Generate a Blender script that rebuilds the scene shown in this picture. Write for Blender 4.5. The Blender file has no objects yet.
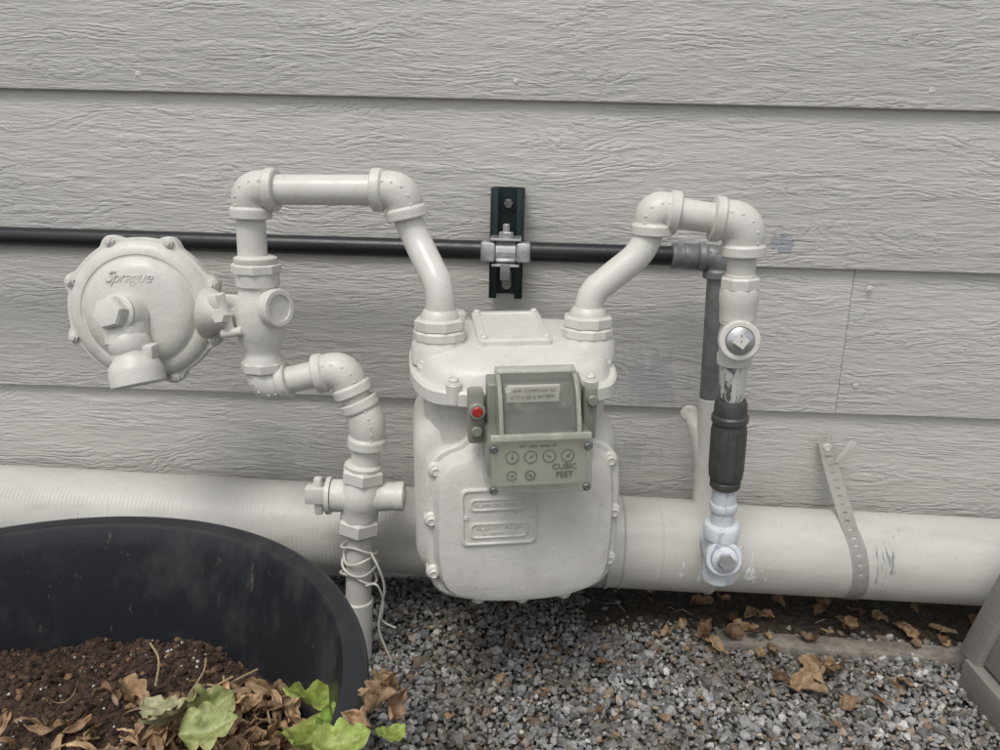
import bpy, bmesh, math, random
import numpy as np
from mathutils import Matrix, Vector, noise, Euler
random.seed(4); np.random.seed(4)
scene=bpy.context.scene
V=Vector
# ------------------------------------------------------------ helpers
def link(o,parent=None):
    bpy.context.collection.objects.link(o)
    if parent is not None: o.parent=parent
    return o
def empty(name,loc=(0,0,0),rot=(0,0,0)):
    o=bpy.data.objects.new(name,None); o.empty_display_size=.05; o.location=loc; o.rotation_euler=rot
    return link(o)
def finish(bm,name,mat,parent,ang=38,recalc=True):
    if recalc: bmesh.ops.recalc_face_normals(bm,faces=bm.faces)
    for f in bm.faces: f.smooth=True
    for e in bm.edges:
        if len(e.link_faces)==2:
            try: e.smooth = e.calc_face_angle()<math.radians(ang)
            except Exception: pass
    me=bpy.data.meshes.new(name); bm.to_mesh(me); bm.free()
    if mat: me.materials.append(mat)
    return link(bpy.data.objects.new(name,me),parent)
def lathe(name,prof,org,axis,mat,parent,seg=32,ang=38,spin=0.0):
    bm=bmesh.new(); q=V(axis).normalized().to_track_quat('Z','Y'); org=V(org)
    rings=[]
    for r,h in prof:
        if r<1e-6: rings.append([bm.verts.new(org+q@V((0,0,h)))])
        else: rings.append([bm.verts.new(org+q@V((r*math.cos(2*math.pi*i/seg+spin),r*math.sin(2*math.pi*i/seg+spin),h))) for i in range(seg)])
    for a,b in zip(rings,rings[1:]):
        if len(a)==1 and len(b)==1: continue
        for i in range(seg):
            j=(i+1)%seg
            if len(a)==1: bm.faces.new((a[0],b[i],b[j]))
            elif len(b)==1: bm.faces.new((a[i],a[j],b[0]))
            else: bm.faces.new((a[i],a[j],b[j],b[i]))
    if len(rings[0])>1: bm.faces.new(rings[0][::-1])
    if len(rings[-1])>1: bm.faces.new(rings[-1])
    return finish(bm,name,mat,parent,ang)
def cyl(name,a,b,r,mat,parent,seg=28,bev=.0012,spin=0,r2=None):
    a=V(a); b=V(b); L=(b-a).length; r2=r if r2 is None else r2
    return lathe(name,[(r-bev,0),(r,bev),(r2,L-bev),(r2-bev,L)],a,b-a,mat,parent,seg,spin=spin)
def hexn(name,a,b,r,mat,parent,seg=6,spin=0.2):
    a=V(a); b=V(b); L=(b-a).length
    return lathe(name,[(r*.9,0),(r,L*.14),(r,L*.86),(r*.9,L)],a,b-a,mat,parent,seg,ang=20,spin=spin)
def fillet(pts,rad,n=10):
    pts=[V(p) for p in pts]
    if not isinstance(rad,(list,tuple)): rad=[rad]*len(pts)
    out=[pts[0]]
    for i in range(1,len(pts)-1):
        p,c,q=pts[i-1],pts[i],pts[i+1]
        u=(p-c); v=(q-c); L=min(rad[i],u.length*.49,v.length*.49)
        a=c+u.normalized()*L; b=c+v.normalized()*L
        for k in range(n+1):
            t=k/n; out.append(a*(1-t)**2+c*2*t*(1-t)+b*t*t)
    out.append(pts[-1]); return out
def sweep(name,pts,rad,mat,parent,seg=28,ang=38,flat=None):
    pts=[V(p) for p in pts]; n=len(pts)
    if not hasattr(rad,'__len__'): rad=[rad]*n
    T=[]
    for i in range(n):
        a=pts[max(i-1,0)]; b=pts[min(i+1,n-1)]; t=(b-a)
        T.append(t.normalized() if t.length>1e-9 else (T[-1] if T else V((0,0,1))))
    nrm=T[0].orthogonal().normalized(); bm=bmesh.new(); rings=[]
    for i in range(n):
        nrm=(nrm-T[i]*nrm.dot(T[i])).normalized(); bn=T[i].cross(nrm)
        rings.append([bm.verts.new(pts[i]+(nrm*math.cos(2*math.pi*k/seg)+bn*math.sin(2*math.pi*k/seg))*rad[i]) for k in range(seg)])
    for a,b in zip(rings,rings[1:]):
        for i in range(seg):
            j=(i+1)%seg; bm.faces.new((a[i],a[j],b[j],b[i]))
    bm.faces.new(rings[0][::-1]); bm.faces.new(rings[-1])
    return finish(bm,name,mat,parent,ang)
def resample(pts,step):
    out=[pts[0]]
    for a,b in zip(pts,pts[1:]):
        L=(b-a).length; k=max(1,int(L/step))
        for i in range(1,k+1): out.append(a.lerp(b,i/k))
    return out
def elbow(name,c,a,b,mat,parent,r=.019,rc=.0225,L=.030,col=.010,mark=None):
    c=V(c); u=(V(a)-c).normalized(); v=(V(b)-c).normalized()
    p=resample(fillet([c+u*L,c,c+v*L],L*.93,14),.0012)
    s=[0]
    for x,y in zip(p,p[1:]): s.append(s[-1]+(y-x).length)
    tot=s[-1]; rad=[]
    for q in s:
        d=min(q,tot-q)
        if d<.0012: rr=rc-.0016+d
        elif d<col: rr=rc
        elif d<col+.003: rr=rc+(r-rc)*(d-col)/.003
        else: rr=r+.0018*math.sin(math.pi*(d-col)/(tot/2-col+.0001)*.5)
        rad.append(rr)
    o=sweep(name,p,rad,mat,parent,seg=32)
    # cast markings: small raised lugs along the outside of the bend, on the face turned away from the wall
    nrm=u.cross(v).normalized()
    if nrm.y>0: nrm=-nrm
    for k in range(5):
        i=int(len(p)*(.30+.10*k)); t=(p[min(i+1,len(p)-1)]-p[i-1]).normalized(); out=(t.cross(nrm)).normalized()
        if out.dot(c-(p[0]+p[-1])/2)<0: out=-out
        dd=(nrm*.85+out*.5).normalized(); q0=p[i]+dd*(rad[i]-.0006)
        lathe("cast_mark",[(.0021,0),(.0018,.0011),(.0010,.0015)],q0,dd,mat,parent,5 if k%2 else 4,spin=k)
    return o
def prism(name,outline,y0,y1,mat,parent,bev=.002,f=lambda x,y,z:(x,y,z),seg=2,ang=30):
    bm=bmesh.new()
    A=[bm.verts.new(f(x,y0,z)) for x,z in outline]; B=[bm.verts.new(f(x,y1,z)) for x,z in outline]
    n=len(outline)
    bm.faces.new(A); bm.faces.new(B[::-1])
    for i in range(n):
        j=(i+1)%n; bm.faces.new((A[j],A[i],B[i],B[j]))
    bmesh.ops.recalc_face_normals(bm,faces=bm.faces)
    if bev>0:
        es=[e for e in bm.edges if len(e.link_faces)==2 and e.calc_face_angle()>math.radians(ang)]
        bmesh.ops.bevel(bm,geom=es,offset=bev,segments=seg,profile=.5,affect='EDGES',clamp_overlap=True)
    return finish(bm,name,mat,parent)
def box(name,lo,hi,mat,parent,bev=.0015):
    return prism(name,[(lo[0],lo[2]),(hi[0],lo[2]),(hi[0],hi[2]),(lo[0],hi[2])],lo[1],hi[1],mat,parent,bev)
def rrect(cx,cy,w,h,r,n=6):
    o=[]
    for sx,sy,a0 in ((1,1,0),(-1,1,90),(-1,-1,180),(1,-1,270)):
        for k in range(n+1):
            a=math.radians(a0+90*k/n); o.append((cx+sx*(w/2-r)+r*math.cos(a),cy+sy*(h/2-r)+r*math.sin(a)))
    return o
def chaikin(p,it=2,w=.25):
    for _ in range(it):
        q=[]
        for i in range(len(p)):
            a=p[i]; b=p[(i+1)%len(p)]
            q.append((a[0]*(1-w)+b[0]*w,a[1]*(1-w)+b[1]*w)); q.append((a[0]*w+b[0]*(1-w),a[1]*w+b[1]*(1-w)))
        p=q
    return p
def sc(o,s,sy=None,c=None):
    sy=s if sy is None else sy
    if c is None: c=(sum(p[0] for p in o)/len(o),sum(p[1] for p in o)/len(o))
    return [((p[0]-c[0])*s+c[0],(p[1]-c[1])*sy+c[1]) for p in o]
def inset(o,d):
    xs=[p[0] for p in o]; ys=[p[1] for p in o]; cx=(max(xs)+min(xs))/2; cy=(max(ys)+min(ys))/2
    return [((p[0]-cx)*(1-2*d/(max(xs)-min(xs)))+cx,(p[1]-cy)*(1-2*d/(max(ys)-min(ys)))+cy) for p in o]
def loft(name,layers,mat,parent,axis='Z',ang=38):
    bm=bmesh.new(); R=[]
    for o,h in layers:
        R.append([bm.verts.new((x,y,h) if axis=='Z' else (x,h,y)) for x,y in o])
    for a,b in zip(R,R[1:]):
        n=len(a)
        for i in range(n):
            j=(i+1)%n; bm.faces.new((a[i],a[j],b[j],b[i]))
    bm.faces.new(R[0][::-1]); bm.faces.new(R[-1])
    return finish(bm,name,mat,parent,ang)
def screw(name,p,axis,mat,parent,r=.0048,h=.0035):
    return lathe(name,[(r*1.35,0),(r*1.35,.0008),(r,.001),(r,h*.7),(r*.75,h),(r*.72,h*.72),(0,h*.72)],p,axis,mat,parent,14)
def text(body,size,loc,rot,mat,parent,ext=.0005,name="lettering",shear=0):
    t=bpy.data.curves.new(name,'FONT'); t.body=body; t.size=size; t.extrude=ext; t.align_x='CENTER'; t.align_y='CENTER'; t.shear=shear
    t.materials.append(mat); o=bpy.data.objects.new(name,t); link(o,parent); o.location=loc; o.rotation_euler=rot; return o
# ------------------------------------------------------------ materials
def newmat(name):
    m=bpy.data.materials.new(name); m.use_nodes=True; nt=m.node_tree
    return m,nt,nt.nodes['Principled BSDF']
def N(nt,t,**k):
    n=nt.nodes.new(t)
    for a,b in k.items(): setattr(n,a,b)
    return n
def mth(nt,op,a,b=None,c=None,clamp=False):
    n=N(nt,'ShaderNodeMath',operation=op); n.use_clamp=clamp
    for i,v in enumerate((a,b,c)):
        if v is None: continue
        if isinstance(v,(int,float)): n.inputs[i].default_value=v
        else: nt.links.new(v,n.inputs[i])
    return n.outputs[0]
def mix(nt,fac,a,b,mode='MIX'):
    n=N(nt,'ShaderNodeMix',data_type='RGBA',blend_type=mode)
    for s,v in ((n.inputs[0],fac),(n.inputs[6],a),(n.inputs[7],b)):
        if isinstance(v,(int,float)): s.default_value=v
        elif isinstance(v,tuple): s.default_value=(*v,1)
        else: nt.links.new(v,s)
    return n.outputs[2]
def nz(nt,vec,scale,detail=4,rough=.55,dist=0,dims='3D'):
    n=N(nt,'ShaderNodeTexNoise'); n.inputs['Scale'].default_value=scale; n.inputs['Detail'].default_value=min(detail,4)
    n.inputs['Roughness'].default_value=rough; n.inputs['Distortion'].default_value=dist
    if vec is not None: nt.links.new(vec,n.inputs['Vector'])
    return n.outputs['Fac']
def ramp(nt,fac,lo,hi):
    n=N(nt,'ShaderNodeMapRange',interpolation_type='SMOOTHSTEP'); n.inputs[1].default_value=lo; n.inputs[2].default_value=hi
    nt.links.new(fac,n.inputs[0]); return n.outputs[0]
def mapv(nt,vec,s,loc=(0,0,0)):
    n=N(nt,'ShaderNodeMapping'); n.inputs['Scale'].default_value=s; n.inputs['Location'].default_value=loc; nt.links.new(vec,n.inputs[0]); return n.outputs[0]
def coord(nt): return N(nt,'ShaderNodeTexCoord').outputs['Object']
def bump(nt,b,h,strength,dist,prev=None):
    n=N(nt,'ShaderNodeBump'); n.inputs['Strength'].default_value=strength; n.inputs['Distance'].default_value=dist
    nt.links.new(h,n.inputs['Height'])
    if prev is not None: nt.links.new(prev,n.inputs['Normal'])
    if b is not None: nt.links.new(n.outputs[0],b.inputs['Normal'])
    return n.outputs[0]
def paint(name,col,dirt=(.27,.235,.18),rough=.42,b1=.0006,b2=.00018,amount=.55,thr=(.45,.75)):
    m,nt,b=newmat(name); c=coord(nt)
    d=ramp(nt,nz(nt,mapv(nt,c,(1,1,.55)),26,4,.68),*thr)
    d2=ramp(nt,nz(nt,c,190,3,.65),.60,.72)
    k=mth(nt,'MULTIPLY',d,amount)
    cc=mix(nt,k,col,tuple(x*y for x,y in zip(col,(.76,.745,.72))))
    cc=mix(nt,mth(nt,'MULTIPLY',mth(nt,'MULTIPLY',d2,mth(nt,'ADD',d,.25)),amount*.8),cc,dirt)
    nt.links.new(cc,b.inputs['Base Color'])
    rr=mth(nt,'ADD',mth(nt,'MULTIPLY',d,.22),rough-.08); nt.links.new(rr,b.inputs['Roughness'])
    h=mth(nt,'ADD',mth(nt,'MULTIPLY',nz(nt,c,70,2,.6),b1*1000),mth(nt,'MULTIPLY',nz(nt,c,520,2,.6),b2*1000))
    bump(nt,b,h,.65,.001)
    return m
PW=(.655,.635,.592)
M_paint=paint("painted_metal",PW)
M_paint2=paint("painted_pipe",(.675,.655,.612),rough=.36)
M_cast=paint("painted_casting",PW,b1=.0012,b2=.0005,rough=.43)
M_strap=paint("painted_strap",(.58,.565,.53),amount=.6)
def metal(name,col,rough,metallic=1.0,var=.35,s=60):
    m,nt,b=newmat(name); c=coord(nt); n=nz(nt,c,s,4,.65)
    nt.links.new(mix(nt,ramp(nt,n,.35,.7),col,tuple(x*(1-var) for x in col)),b.inputs['Base Color'])
    b.inputs['Metallic'].default_value=metallic
    nt.links.new(mth(nt,'ADD',mth(nt,'MULTIPLY',n,.3),rough-.15),b.inputs['Roughness'])
    bump(nt,b,nz(nt,c,300,2),.5,.0003); return m
M_galv=metal("galvanised_steel",(.62,.62,.62),.36,.8)
M_galvd=metal("dull_grey_steel",(.24,.245,.245),.48,.5)
M_black=metal("black_coated_pipe",(.010,.011,.013),.36,0,.3)
M_strut=metal("dark_green_strut",(.006,.018,.019),.35,0,.3)
M_union=metal("dark_grey_union",(.095,.095,.09),.5,.3,.35)
M_slot=metal("dial_black",(.02,.02,.02),.8,0)  # near-black of the index dial rings, ticks, hands and lettering
def worn(name,a,bc,lo,hi,s=40,rough=.4):
    m,nt,b=newmat(name); c=coord(nt); v=mapv(nt,c,(1,1,.35)); n=ramp(nt,nz(nt,v,s,4,.7),lo,hi)
    nt.links.new(mix(nt,n,a,bc),b.inputs['Base Color']); b.inputs['Roughness'].default_value=rough
    bump(nt,b,n,.5,.0006); return m
M_worn=worn("worn_paint",(.62,.61,.58),(.13,.135,.135),.52,.56,80)
M_bluew=worn("bluish_primer",(.64,.675,.70),(.40,.45,.50),.5,.62,45)
M_plug=worn("plug_face",(.62,.60,.56),(.10,.10,.10),.56,.6,120)

# siding
def siding_mat():
    m,nt,b=newmat("painted_woodgrain_siding"); tc=N(nt,'ShaderNodeTexCoord'); oi=N(nt,'ShaderNodeObjectInfo')
    off=N(nt,'ShaderNodeCombineXYZ'); r=mth(nt,'MULTIPLY',oi.outputs['Random'],37.0)
    nt.links.new(r,off.inputs[0]); nt.links.new(r,off.inputs[1]); 
    add=N(nt,'ShaderNodeVectorMath',operation='ADD'); nt.links.new(tc.outputs['Object'],add.inputs[0]); nt.links.new(off.outputs[0],add.inputs[1])
    P=add.outputs[0]; sep=N(nt,'ShaderNodeSeparateXYZ'); nt.links.new(P,sep.inputs[0]); z=sep.outputs[2]
    w1=nz(nt,mapv(nt,P,(3.2,1,11)),1,2,.5); w2=nz(nt,mapv(nt,P,(24,1,85)),1,3,.7)
    ph=mth(nt,'ADD',mth(nt,'MULTIPLY',z,560.0),mth(nt,'MULTIPLY',w1,150.0))
    ph=mth(nt,'ADD',ph,mth(nt,'MULTIPLY',w2,17.0))
    s=mth(nt,'POWER',mth(nt,'ABSOLUTE',mth(nt,'SINE',mth(nt,'MULTIPLY',ph,.5))),.5)
    mask=ramp(nt,nz(nt,mapv(nt,P,(8,1,38)),1,3,.65),.42,.64)
    streak=nz(nt,mapv(nt,P,(50,1,400)),1,3,.7)
    broad=nz(nt,mapv(nt,P,(20,1,100)),1,4,.72)
    h=mth(nt,'MULTIPLY',s,mth(nt,'ADD',mth(nt,'MULTIPLY',mask,.75),.05))
    h=mth(nt,'ADD',h,mth(nt,'MULTIPLY',streak,1.0))
    h=mth(nt,'ADD',h,mth(nt,'MULTIPLY',broad,1.9))
    bump(nt,b,h,1.0,.00125)
    O=tc.outputs['Object']
    tint=nz(nt,mapv(nt,P,(3,1,5)),1,4,.6)
    col=mix(nt,ramp(nt,tint,.3,.7),(.590,.570,.535),(.545,.528,.495))
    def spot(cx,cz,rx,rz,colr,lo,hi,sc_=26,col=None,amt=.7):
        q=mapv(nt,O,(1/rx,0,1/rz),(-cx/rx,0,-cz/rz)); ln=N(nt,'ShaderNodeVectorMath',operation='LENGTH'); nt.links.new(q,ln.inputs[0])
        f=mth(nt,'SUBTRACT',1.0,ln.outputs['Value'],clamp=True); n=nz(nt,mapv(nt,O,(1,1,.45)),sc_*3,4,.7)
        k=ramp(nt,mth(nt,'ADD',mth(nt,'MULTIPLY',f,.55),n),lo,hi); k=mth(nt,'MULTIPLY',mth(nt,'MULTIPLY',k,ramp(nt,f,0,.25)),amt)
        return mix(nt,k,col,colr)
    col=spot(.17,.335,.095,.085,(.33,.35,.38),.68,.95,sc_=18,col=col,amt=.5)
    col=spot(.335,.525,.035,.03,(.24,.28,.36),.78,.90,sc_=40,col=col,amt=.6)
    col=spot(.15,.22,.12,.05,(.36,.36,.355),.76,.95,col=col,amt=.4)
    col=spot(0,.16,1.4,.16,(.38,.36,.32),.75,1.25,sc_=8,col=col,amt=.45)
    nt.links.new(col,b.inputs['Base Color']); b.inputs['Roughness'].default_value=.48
    return m
M_side=siding_mat()
M_back=paint("sheathing",(.05,.05,.05))

# ------------------------------------------------------------ siding wall
wall=empty("siding_wall")
def board(zb,x0,x1,name):
    H=.232
    prof=[(0.0016,0),(.0004,.0006),(0,.0018),(.0110,H),(.0200,H),(.0104,0)]
    bm=bmesh.new(); A=[bm.verts.new((x0,y,zb+z)) for y,z in prof]; B=[bm.verts.new((x1,y,zb+z)) for y,z in prof]
    bm.faces.new(A); bm.faces.new(B[::-1]); n=len(prof)
    for i in range(n):
        j=(i+1)%n; bm.faces.new((A[j],A[i],B[i],B[j]))
    finish(bm,name,M_side,wall)
for k in range(-4,12):
    zb=.694+.1998*k
    if k==-2:
        board(zb,-3.5,.4345,"board"); board(zb,.4353,3.5,"board")
    elif k==1:
        board(zb,-3.5,-1.1,"board"); board(zb,-1.099,3.5,"board")
    else: board(zb,-3.5,3.5,"board")
box("sheathing",(-3.5,.022,-.1),(3.5,.06,3.1),M_back,wall,0)
for (x,zz) in [(-.50,.714),(.49,.716),(-.50,.335),(.457,.335),(.455,.47),(.66,.33),(-.02,.716)]:
    lathe("nail_head",[(.0042,0),(.0042,.0004),(.0032,.0009),(0,.0010)],(x,.0012,zz),(0,-1,.05),M_side,wall,14)

# ------------------------------------------------------------ black gas pipe + strut
bp=empty("black_gas_pipe"); zp=.513; yp=-.062
cyl("pipe",(-3.0,yp,zp+.001),(.184,yp,zp),.0122,M_black,bp)
lathe("coupling",[(.0135,0),(.0155,.001),(.0155,.007),(.0148,.008),(.0148,.014),(.0162,.015),(.0162,.030),(.015,.032)],(.178,yp,zp),(1,0,0),M_galvd,bp)
elbow("elbow",(.236,yp,zp),(.1,yp,zp),(.238,yp,.4),M_galvd,bp,r=.0150,rc=.0172,L=.026,col=.009)
cyl("drop",(.237,yp,.50),(.244,yp,.33),.0125,M_galvd,bp)
cyl("drop_lower",(.244,yp,.331),(.250,yp,.16),.0128,M_paint2,bp)
st=empty("pipe_support_strut")
sx0,sx1,sz0,sz1=-.0475,-.0045,.449,.588
box("side",(sx0,-.040,sz0),(sx0+.0028,-.0005,sz1),M_strut,st,.0006)
box("side",(sx1-.0028,-.040,sz0),(sx1,-.0005,sz1),M_strut,st,.0006)
box("lip",(sx0+.0028,-.0405,sz0),(sx0+.010,-.037,sz1),M_strut,st,.0006)
box("lip",(sx1-.010,-.0405,sz0),(sx1-.0028,-.037,sz1),M_strut,st,.0006)
def slotted():
    bm=bmesh.new(); cx=(sx0+sx1)/2
    outer=[(sx0+.0028,sz0),(sx1-.0028,sz0),(sx1-.0028,sz1),(sx0+.0028,sz1)]
    edges=[]
    def loop(o):
        vs=[bm.verts.new((x,-.003,zz)) for x,zz in o]
        for i in range(len(vs)): edges.append(bm.edges.new((vs[i],vs[(i+1)%len(vs)])))
    loop(outer)
    for c in (.468,.517,.566): loop(rrect(cx,c,.0125,.027,.0061,5))
    bmesh.ops.triangle_fill(bm,use_beauty=True,edges=edges)
    r=bmesh.ops.extrude_face_region(bm,geom=list(bm.faces))
    for v in r['geom']:
        if isinstance(v,bmesh.types.BMVert): v.co.y+=.0022
    finish(bm,"back",M_strut,st)
slotted()
cx=-.026
cyl("anchor_washer",(cx,-.0032,.567),(cx,-.0048,.567),.0125,M_strut,st,24,.0004)
cyl("anchor_bolt",(cx,-.0045,.567),(cx,-.011,.567),.0065,M_galvd,st,6)
cl=empty("pipe_clamp")
def halfband(name,up):
    R=.0138; t=.0022; w=.012
    pr=[(math.cos(math.pi*k/12),math.sin(math.pi*k/12)) for k in range(13)]
    out=[(yp+R*c_,zp+(R*s_ if up else -R*s_)) for c_,s_ in pr]
    out2=[(yp+(R+t)*c_,zp+((R+t)*s_ if up else -(R+t)*s_)) for c_,s_ in pr]
    poly=out+out2[::-1]
    bm=bmesh.new(); A=[bm.verts.new((cx-w,y,zz)) for y,zz in poly]; B=[bm.verts.new((cx+w,y,zz)) for y,zz in poly]
    n=13; m=len(poly)
    for i in range(m):
        j=(i+1)%m; bm.faces.new((A[i],A[j],B[j],B[i]))
    for X in (A,B):
        for i in range(n-1): bm.faces.new((X[i],X[i+1],X[m-2-i],X[m-1-i]))
    finish(bm,name,M_galv,cl)
halfband("band_top",True); halfband("band_bottom",False)
for sgn in (-1,1):
    a_,b_=sorted((cx+sgn*.0125,cx+sgn*.031))
    box("wing_front",(a_,yp-.0195,zp-.012),(b_,yp-.003,zp+.013),M_galv,cl,.004)
box("saddle",(cx-.019,yp-.0195,zp+.0142),(cx+.019,yp+.02,zp+.0172),M_galv,cl,.001)
box("saddle",(cx-.017,yp-.0185,zp-.0175),(cx+.017,yp+.02,zp-.0145),M_galv,cl,.001)
box("tongue",(cx-.006,yp-.019,zp-.034),(cx+.006,yp-.0165,zp-.0145),M_galvd,cl,.0008)
hexn("bolt",(cx,yp-.008,zp+.0172),(cx,yp-.008,zp+.0245),.009,M_galv,cl)
cyl("bolt_shank",(cx,yp-.008,zp+.0235),(cx,yp-.008,zp+.034),.0042,M_galv,cl,12,.0008)

# ------------------------------------------------------------ drain pipe
dr=empty("drain_pipe")
def dz(x): return .1405+(x+.716)*(.118-.1405)/1.36
D=lambda x:V((x,-.078,dz(x)))
RD=.058
def drain_mat():
    m,nt,b=newmat("painted_drain_pipe"); c=coord(nt)
    sp=N(nt,'ShaderNodeSeparateXYZ'); nt.links.new(c,sp.inputs[0])
    left=ramp(nt,mth(nt,'MULTIPLY',sp.outputs[0],-1.0),-.02,.1)
    rib=mth(nt,'MULTIPLY',mth(nt,'SINE',mth(nt,'MULTIPLY',sp.outputs[0],1150.0)),left)
    d=ramp(nt,nz(nt,mapv(nt,c,(.5,1,1.6)),16,4,.65),.40,.72)
    col=mix(nt,mth(nt,'MULTIPLY',d,.7),(.575,.557,.52),(.44,.42,.385))
    d3=ramp(nt,nz(nt,mapv(nt,c,(6,1,1)),60,4,.7),.62,.70)
    col=mix(nt,mth(nt,'MULTIPLY',d3,.5),col,(.26,.23,.185))
    def sp_(cx,cz,rx,rz,sc_,n_s,lo,hi,colr,col):
        q=mapv(nt,c,(1/rx,0,1/rz),(-cx/rx,0,-cz/rz)); ln=N(nt,'ShaderNodeVectorMath',operation='LENGTH'); nt.links.new(q,ln.inputs[0])
        f=mth(nt,'SUBTRACT',1.0,ln.outputs['Value'],clamp=True)
        k=ramp(nt,mth(nt,'ADD',mth(nt,'MULTIPLY',f,.3),nz(nt,mapv(nt,c,sc_),n_s,4,.7)),lo,hi); k=mth(nt,'MULTIPLY',k,ramp(nt,f,0,.2))
        return mix(nt,k,col,colr)
    col=sp_(.475,.140,.035,.055,(3,1,.5),80,.75,.80,(.24,.25,.26),col)
    col=sp_(.27,.13,.09,.06,(2,1,.6),50,.72,.76,(.74,.75,.76),col)
    nt.links.new(col,b.inputs['Base Color']); b.inputs['Roughness'].default_value=.42
    h=mth(nt,'ADD',mth(nt,'MULTIPLY',rib,.20),mth(nt,'ADD',mth(nt,'MULTIPLY',nz(nt,c,26,3),1.2),mth(nt,'MULTIPLY',nz(nt,c,400,2),.15)))
    bump(nt,b,h,.7,.001)
    return m
M_drain=drain_mat()
def dcyl(n,x0,x1,r,ch=.002):
    a=D(x0); b=D(x1); L=(b-a).length
    lathe(n,[(r-ch,0),(r,ch),(r,L-ch),(r-ch,L)],a,b-a,M_drain,dr,72)
dcyl("pipe",-3.2,3.0,RD)
dcyl("coupling",.118,.262,RD+.0035,.0012)
dcyl("coupling_ring",.118,.124,RD+.0058); dcyl("coupling_ring",.137,.141,RD+.0052); dcyl("coupling_ring",.186,.1895,RD+.0042,.0008)
dcyl("coupling_ring",.253,.262,RD+.0055)

sp=empty("pipe_strap")
def strap():
    pts=[V((.424,-.003,.262)),V((.4265,-.010,.2500)),V((.4275,-.022,.234))]
    R=RD+.0012
    for a in range(62,-100,-6):
        x=.431+.013*math.sin((62-a)/160*2.2)
        pts.append(V((x,-.078-R*math.cos(math.radians(a))*1.0,dz(x)+R*math.sin(math.radians(a)))))
    P=resample(pts,.003); s=[0]
    for a,b in zip(P,P[1:]): s.append(s[-1]+(b-a).length)
    bm=bmesh.new(); W=.0105; cols=[-W,-.003,.003,W]; rows=[]
    for p in P: rows.append([bm.verts.new(p+V((w,0,0))) for w in cols])
    for i in range(len(rows)-1):
        hole=(int(s[i]/.003)%4==1)
        for j in range(3):
            if hole and j==1: continue
            bm.faces.new((rows[i][j],rows[i][j+1],rows[i+1][j+1],rows[i+1][j]))
    bmesh.ops.solidify(bm,geom=list(bm.faces),thickness=.0012)
    finish(bm,"band",M_strap,sp,recalc=True)
    prism("tail",[(.432,.232),(.444,.234),(.459,.262),(.449,.266)],-.028,-.0265,M_strap,sp,.0004)
    screw("screw",(.4265,-.0105,.247),(0,-1,.3),M_strap,sp,.005,.004)
strap()

# ------------------------------------------------------------ gas meter
MO=V((-.004,-.205,0)); mt=empty("gas_meter",MO,(0,math.radians(-1.0),math.radians(9)))
O=rrect(-.002,.2735,.218,.207,.046,8)
loft("case",[(inset(O,.018),.082),(inset(O,.006),.076),(O,.062),(O,-.042),(inset(O,.003),-.052),(inset(O,.012),-.060)],M_cast,mt,'Y')
cov=chaikin([(-.101,.200),(-.088,.170),(-.040,.157),(.044,.157),(.094,.172),(.107,.203),(.107,.312),(.095,.338),(.063,.347),(.054,.372),(-.050,.372),(-.058,.347),(-.090,.336),(-.101,.308)],2,.22)
loft("cover_flange",[(inset(cov,.002),-.058),(cov,-.060),(cov,-.070),(inset(cov,.0025),-.0725)],M_cast,mt,'Y')
loft("cover",[(inset(cov,.0065),-.0715),(inset(cov,.0085),-.074),(inset(cov,.011),-.086),(inset(cov,.014),-.092),(inset(cov,.022),-.0955),(inset(cov,.045),-.0965)],M_cast,mt,'Y')
back=sc(cov,-1,1,(0,.27))
loft("rear_cover",[(inset(cov,.03),.100),(inset(cov,.012),.096),(inset(cov,.004),.08),(inset(cov,.0),.078),(inset(cov,0),.068)],M_cast,mt,'Y')
for x,zz in [(-.089,.318),(-.0945,.262),(-.093,.200),(-.045,.1655),(.003,.163),(.050,.1655),(.098,.205),(.1005,.262),(.094,.322)]:
    lathe("cover_lug",[(.0085,0),(.0085,.012),(.0065,.0145),(0,.0145)],(x,-.0615,zz),(0,-1,0),M_cast,mt,18)
    screw("cover_screw",(x,-.0758,zz),(0,-1,0),M_paint,mt,.0050,.0045)
topo=[]
T=chaikin([(-.113,-.045),(-.084,-.095),(.082,-.095),(.108,-.048),(.108,.05),(.084,.088),(-.086,.088),(-.113,.05)],3,.23)
topo.append(loft("top_flange",[(inset(T,.0025),.391),(T,.3935),(T,.4055),(inset(T,.0022),.4078)],M_cast,mt))
topo.append(loft("top_cover",[(inset(T,.0065),.4070),(inset(T,.0080),.4105),(inset(T,.0105),.4195),(inset(T,.016),.4255),(inset(T,.027),.430),(inset(T,.042),.4325),(inset(T,.065),.434)],M_cast,mt))
topo.append(loft("neck",[(rrect(-.002,.002,.190,.136,.04,8),.33),(rrect(-.002,.000,.196,.150,.04,8),.394)],M_cast,mt))
P=rrect(-.002,.012,.078,.098,.006,4)
topo.append(loft("hand_hole_plate",[(P,.4300),(P,.4385),(inset(P,.0018),.4398),(inset(P,.008),.4398),(inset(P,.009),.4386)],M_cast,mt))
for x,y in [(-.035,-.030),(.031,-.030),(-.035,.054),(.031,.054)]: topo.append(screw("plate_screw",(x,y,.4395),(0,0,1),M_paint,mt,.0038,.0035))
for x,y in [(-.097,-.035),(-.070,-.083),(.067,-.083),(.093,-.035),(.095,.045),(-.100,.045),(.0,-.085)]:
    topo.append(lathe("flange_lug",[(.0080,0),(.0080,.019),(.0065,.0205),(0,.0205)],(x,y,.395),(0,0,1),M_cast,mt,16))
    topo.append(screw("flange_screw",(x,y,.4150),(0,0,1),M_paint,mt,.0052,.005))
py_=-.012; pz=.431
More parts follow.
